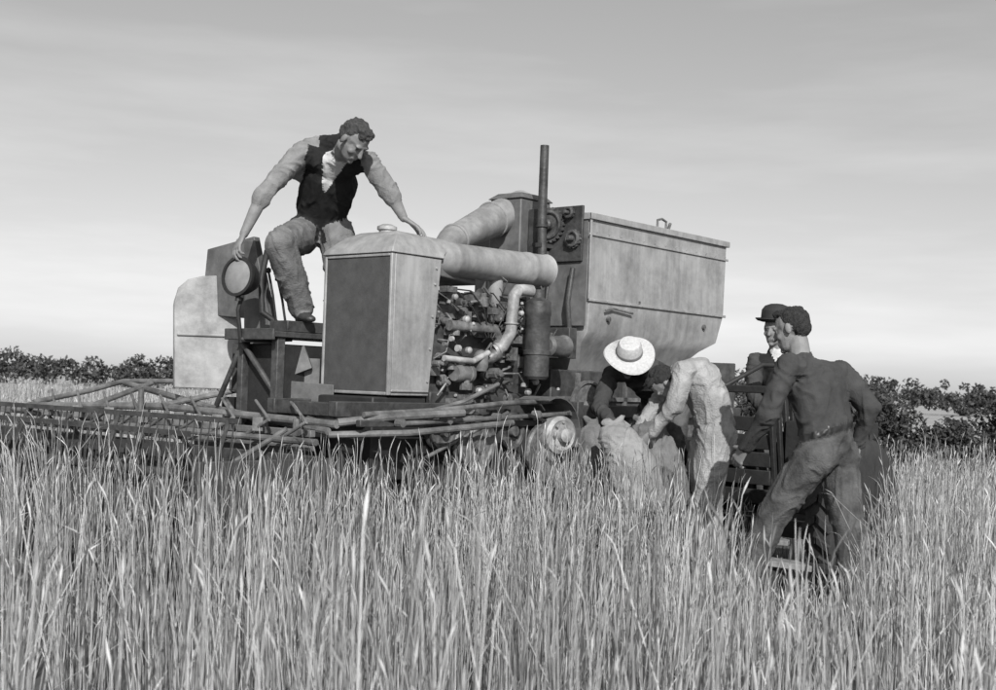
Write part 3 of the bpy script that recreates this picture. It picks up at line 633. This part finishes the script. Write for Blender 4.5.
def figure(name,J,hd,mt,wr=.009,seed=0,vest_open=None,rolled=False,belt=True,hands=None,bulk=1.0,leg=1.0,extra=()):
    J={k:np.array(v,float) for k,v in J.items()}; fig=Fig()
    up=nrm(J['nek']-J['pel']); sd=J['shB']-J['shA']; sd=nrm(sd-up*np.dot(sd,up)); fw=np.cross(up,sd)
    if np.dot(fw,nrm(hd['fw']))<0: fw=-fw
    R=np.stack([sd,fw,up],1)
    to=mt['torso']; sl=mt['sleeve']; tr=mt['trousers']; b=bulk; pr=[]
    mid=J['wai']*.5+J['pel']*.5
    pr.append((E(J['pel'],(.168*b,.125*b,.10),R),E(mid,(.16*b,.12*b,.06),R),tr))
    pr.append((E(mid+up*.02,(.166*b,.126*b,.05),R),E(J['wai']+up*.02,(.165*b,.125*b,.07),R),to))
    pr.append((E(J['wai'],(.162*b,.122*b,.08),R),E(J['che'],(.172*b,.128*b,.11),R),to))
    cu=J['che']+up*.08
    pr.append((E(cu,(.15*b,.11*b,.07),R),E(J['nek']-up*.035,(.078,.07,.04),R),to))
    for s in 'AB':
        pr.append((E(J['sh'+s],.06*b),E(cu*.6+J['sh'+s]*.4,(.08,.085,.075),R),to))
        pr.append((E(J['sh'+s],.064*b),E(J['el'+s],.056*b),sl))
        if rolled:
            f=J['el'+s]*.86+J['wr'+s]*.14
            pr.append((E(J['el'+s],.056*b),E(f,.053*b),sl)); pr.append((E(J['el'+s],.042),E(J['el'+s]*.6+J['wr'+s]*.4,.041),'skin')); pr.append((E(J['el'+s]*.6+J['wr'+s]*.4,.041),E(J['wr'+s],.028),'skin'))
        else: pr.append((E(J['el'+s],.052*b),E(J['wr'+s],.04),sl)); 
        h=J['hi'+s]; k=J['kn'+s]; a=J['an'+s]; lb=b*leg
        pr.append((E(h,(.102*lb)),E(h*.45+k*.55,.09*lb),tr)); pr.append((E(h*.45+k*.55,.09*lb),E(k,.078*lb),tr)); pr.append((E(k,.078*lb),E(a,.072*lb),tr))
        pr.append((E(h-fw*.03,.10*lb),E(J['pel'],(.12,.11,.08),R),tr))
        t=J['to'+s]; d=nrm(t-a); d[2]*=.5
        foot=a+np.array([0,0,-.055])
        pr.append((E(a,.045),E(foot,.042),'boot')); pr.append((E(foot-d*.04,(.04,.04,.032)),E(foot+d*.09,(.045,.045,.03)),'boot')); pr.append((E(foot+d*.09,(.045,.045,.03)),E(foot+d*.16,(.036,.036,.022)),'boot'))
    pr.append((E(J['nek']-up*.03,(.074,.072,.03),R),E(J['nek']+up*.014,(.066,.066,.02),R),mt.get('collar',to)))
    for p0,r0,p1,r1,tg_ in extra: pr.append((E(p0,r0),E(p1,r1),tg_))
    def ov(p,t):
        q=p-mid; z=np.dot(q,up)
        if belt and t in (to,tr) and abs(z-.035)<.019 and np.linalg.norm(q-up*z)<.24: return 'belt'
        if vest_open and t==to:
            q=p-J['che']; x=np.dot(q,sd); y=np.dot(q,fw); zz=np.dot(q,up)
            if y>.02 and zz>-.02 and abs(x-.01)<.01+(zz+.02)*.3: return vest_open
        return t
    piece(fig,pr,.0095,3,wr,ov,seed)
    P,Rh=head(fig,hd['c'],hd['fw'],hd['up'],J['nek'],hd.get('hair','hair_dark'),hd.get('nohair',False))
    for s,h in zip('AB',hands):
        w=J['wr'+s]; d=h.get('d',None); d=nrm(w-J['el'+s]) if d is None else d
        hand(fig,w+nrm(d)*.012,d,h['pn'],h['th'],h.get('curl',.5))
    o=fig.make(name); return o,P,Rh
def hat(fn,parent,c,up,prof,m,oval=1.12,fwd=(0,1,0),wob=0.0):
    up=nrm(up); f=nrm(np.array(fwd)-up*np.dot(fwd,up)); r=np.cross(f,up); seg=40; rings=[]
    for (rad,h) in prof:
        ring=[]
        for k in range(seg):
            a=2*math.pi*k/seg; hh=h+(wob*rad*math.sin(2*a+.6)*(rad/.2)**2 if rad>.12 else 0)
            p=np.array(c)+r*rad*math.cos(a)+f*rad*oval*math.sin(a)+up*hh; ring.append(tuple(p))
        rings.append(ring)
    g=G(); g.loft(*rings); return g.make(fn,m,parent)

# driver climbing over the engine, bent forward, one knee raised
J=dict(pel=(-1.20,8.14,2.27),wai=(-1.19,8.06,2.39),che=(-1.12,7.88,2.59),nek=(-1.015,7.66,2.71),
 shA=(-1.28,7.72,2.71),shB=(-.85,7.66,2.66),elA=(-1.50,7.64,2.42),elB=(-.71,7.68,2.46),wrA=(-1.60,7.6,2.17),wrB=(-.625,7.69,2.315),
 hiA=(-1.31,8.02,2.22),hiB=(-1.09,8.06,2.23),knA=(-1.36,7.50,2.11),knB=(-1.03,7.86,1.93),anA=(-1.25,7.72,1.74),anB=(-1.07,8.1,1.68),toA=(-1.15,7.56,1.68),toB=(-1.0,7.93,1.6))
o,P,R=figure('farm_worker',J,dict(c=(-.925,7.44,2.735),fw=(.62,-.34,-.95),up=(.55,-.45,.65),hair='hair_mid'),dict(torso='vest',sleeve='shirt_grey',trousers='trouser_grey',collar='shirt_grey'),
 wr=.011,seed=1,vest_open='shirt_white',rolled=True,leg=1.14,bulk=1.06,
 extra=[((-1.28,7.80,2.71),.085,(-1.2,7.88,2.76),.085,'shirt_grey'),((-1.31,7.88,2.62),.07,(-1.27,7.80,2.72),.08,'shirt_grey'),((-1.14,7.90,2.74),.12,(-.97,7.74,2.75),.09,'vest')],
 hands=[dict(pn=(0,-.2,-1),th=-1,curl=.6,d=(-.25,-.35,-.75)),dict(pn=(0,0,-1),th=1,curl=.3,d=(.75,-.1,-.45))])
# man walking at the right, seen from behind
J=dict(pel=(1.835,6.86,1.0),wai=(1.835,6.86,1.13),che=(1.77,6.87,1.335),nek=(1.69,6.90,1.51),
 shA=(1.585,6.76,1.455),shB=(1.94,6.97,1.43),elA=(1.485,6.74,1.185),elB=(2.085,6.90,1.24),wrA=(1.40,6.88,1.0),wrB=(2.05,6.96,1.04),
 hiA=(1.75,6.80,.95),hiB=(1.92,6.93,.95),knA=(1.55,6.86,.60),knB=(1.97,6.80,.53),anA=(1.37,6.90,.16),anB=(1.99,6.66,.12),toA=(1.25,7.03,.1),toB=(1.88,6.83,.05))
o,P,R=figure('farm_worker.001',J,dict(c=(1.645,6.94,1.655),fw=(-.8,.5,-.3),up=(-.15,.15,1),hair='hair_dark'),dict(torso='shirt_dark',sleeve='shirt_dark',trousers='trouser_dark'),
 wr=.011,seed=5,bulk=1.08,leg=1.04,hands=[dict(pn=(.6,.5,0),th=-1,curl=.5),dict(pn=(-.6,-.2,0),th=1,curl=.6)])
# pale overalls, side on, doubled over towards the sacks
J=dict(pel=(1.42,8.02,1.06),wai=(1.40,8.02,1.19),che=(1.31,8.02,1.37),nek=(1.18,8.02,1.43),
 shA=(1.19,7.86,1.43),shB=(1.21,8.19,1.42),elA=(1.12,7.82,1.19),elB=(1.06,8.2,1.2),wrA=(1.0,7.88,1.03),wrB=(.95,8.12,1.05),
 hiA=(1.41,7.94,1.0),hiB=(1.41,8.12,1.0),knA=(1.37,7.9,.56),knB=(1.33,8.15,.56),anA=(1.43,7.86,.13),anB=(1.36,8.16,.13),toA=(1.3,7.82,.05),toB=(1.22,8.1,.05))
o,P,R=figure('farm_worker.002',J,dict(c=(1.11,8.08,1.34),fw=(-.35,.15,-.95),up=(-.8,0,.2),hair='hair_dark'),dict(torso='overall',sleeve='overall',trousers='overall'),
 wr=.011,seed=9,belt=False,bulk=1.1,leg=1.1,hands=[dict(pn=(-.3,.6,0),th=1,curl=.7),dict(pn=(-.3,-.6,0),th=-1,curl=.7)])
# straw hat man
J=dict(pel=(1.22,8.92,1.2),wai=(1.17,8.86,1.3),che=(1.05,8.72,1.40),nek=(.95,8.58,1.46),
 shA=(.80,8.70,1.40),shB=(1.16,8.60,1.38),elA=(.70,8.46,1.17),elB=(1.12,8.34,1.16),wrA=(.76,8.2,1.07),wrB=(.96,8.16,1.03),
 hiA=(1.12,8.95,1.13),hiB=(1.3,8.9,1.13),knA=(1.05,8.8,.82),knB=(1.25,8.75,.82),anA=(1.1,8.95,.58),anB=(1.3,8.92,.58),toA=(1.05,8.8,.5),toB=(1.2,8.75,.5))
o,P,R=figure('farm_worker.003',J,dict(c=(.895,8.49,1.50),fw=(-.1,-.6,-.75),up=(-.05,-.75,.6),nohair=True),dict(torso='shirt_dark',sleeve='shirt_dark',trousers='trouser_dark'),
 wr=.011,seed=13,hands=[dict(pn=(.5,0,-.5),th=1,curl=.7),dict(pn=(-.5,0,-.5),th=-1,curl=.7)])
hat('straw_hat',o,(.893,8.455,1.535),(-.05,-.66,.72),[(.075,-.01),(.165,-.012),(.176,-.002),(.168,.006),(.1,.01),(.088,.02),(.084,.075),(.07,.1),(.04,.108),(0,.105)],'straw',1.1,(0,-.6,-.8),.16)
hat('hat_band',o,(.893,8.455,1.535),(-.05,-.66,.72),[(.09,.014),(.0925,.016),(.091,.036),(.088,.038)],'trouser_grey',1.1,(0,-.6,-.8))
# bowler hat man, seated
dxb=-.06
J=dict(pel=(2.2,9.12,1.07),wai=(2.19,9.12,1.19),che=(2.15,9.1,1.42),nek=(2.11,9.08,1.62),
 shA=(1.95,9.08,1.54),shB=(2.32,9.1,1.54),elA=(1.92,8.95,1.28),elB=(2.36,8.96,1.28),wrA=(1.98,8.78,1.17),wrB=(2.2,8.78,1.15),
 hiA=(2.1,9.08,1.05),hiB=(2.3,9.08,1.05),knA=(1.98,8.72,1.05),knB=(2.22,8.7,1.05),anA=(1.96,8.68,.6),anB=(2.2,8.66,.6),toA=(1.9,8.5,.55),toB=(2.15,8.5,.55))
J={k:(v[0]+dxb,v[1],v[2]) for k,v in J.items()}
o,P,R=figure('farm_worker.004',J,dict(c=(2.085+dxb,9.05,1.77),fw=(-.6,-.75,-.2),up=(0,-.1,1),nohair=False,hair='hair_mid'),dict(torso='vest',sleeve='shirt_dark',trousers='trouser_dark'),
 wr=.010,seed=17,vest_open='shirt_white',belt=False,hands=[dict(pn=(0,0,-1),th=1,curl=.4),dict(pn=(0,0,-1),th=-1,curl=.4)])
hat('bowler_hat',o,(2.085+dxb,9.055,1.835),(0,-.08,1),[(.09,-.01),(.13,.0),(.145,.014),(.143,.02),(.125,.008),(.107,.006),(.105,.03),(.102,.08),(.08,.11),(.04,.125),(0,.128)],'felt',1.12,(-.6,-.75,0))

# ------------------------------------------------------------------ sacks
def sack(name,pts,rad,m,seed,up2=(0,1,0)):
    fig=Fig(); pr=[]
    for i in range(len(pts)-1): pr.append((E(pts[i],rad[i]),E(pts[i+1],rad[i+1]),m))
    e=np.array(pts[-1]); d=nrm(e-np.array(pts[-2])); s=nrm(np.cross(d,up2))
    pr.append((E(e,.07),E(e+d*.07,.04),m)); pr.append((E(e+d*.07,.035),E(e+d*.12+s*.05,.022),m)); pr.append((E(e+d*.07,.035),E(e+d*.11-s*.06,.022),m))
    piece(fig,pr,.010,3,.014,None,seed); return fig.make(name)
sack('grain_sack',[(.95,7.83,.60),(.87,7.85,.80),(.79,7.9,.99)],[(.16,.14,.1),(.165,.14,.13),(.13,.11,.08)],'jute',3)
sack('grain_sack.001',[(1.14,8.05,.62),(1.07,8.08,.84),(1.0,8.12,1.02)],[(.16,.14,.1),(.16,.14,.13),(.12,.12,.08)],'jute2',8)
sack('grain_sack.002',[(.72,8.35,.6),(.68,8.35,.8),(.66,8.35,.98)],[(.15,.13,.1),(.15,.13,.13),(.1,.09,.07)],'jute2',15)
print('DONE')
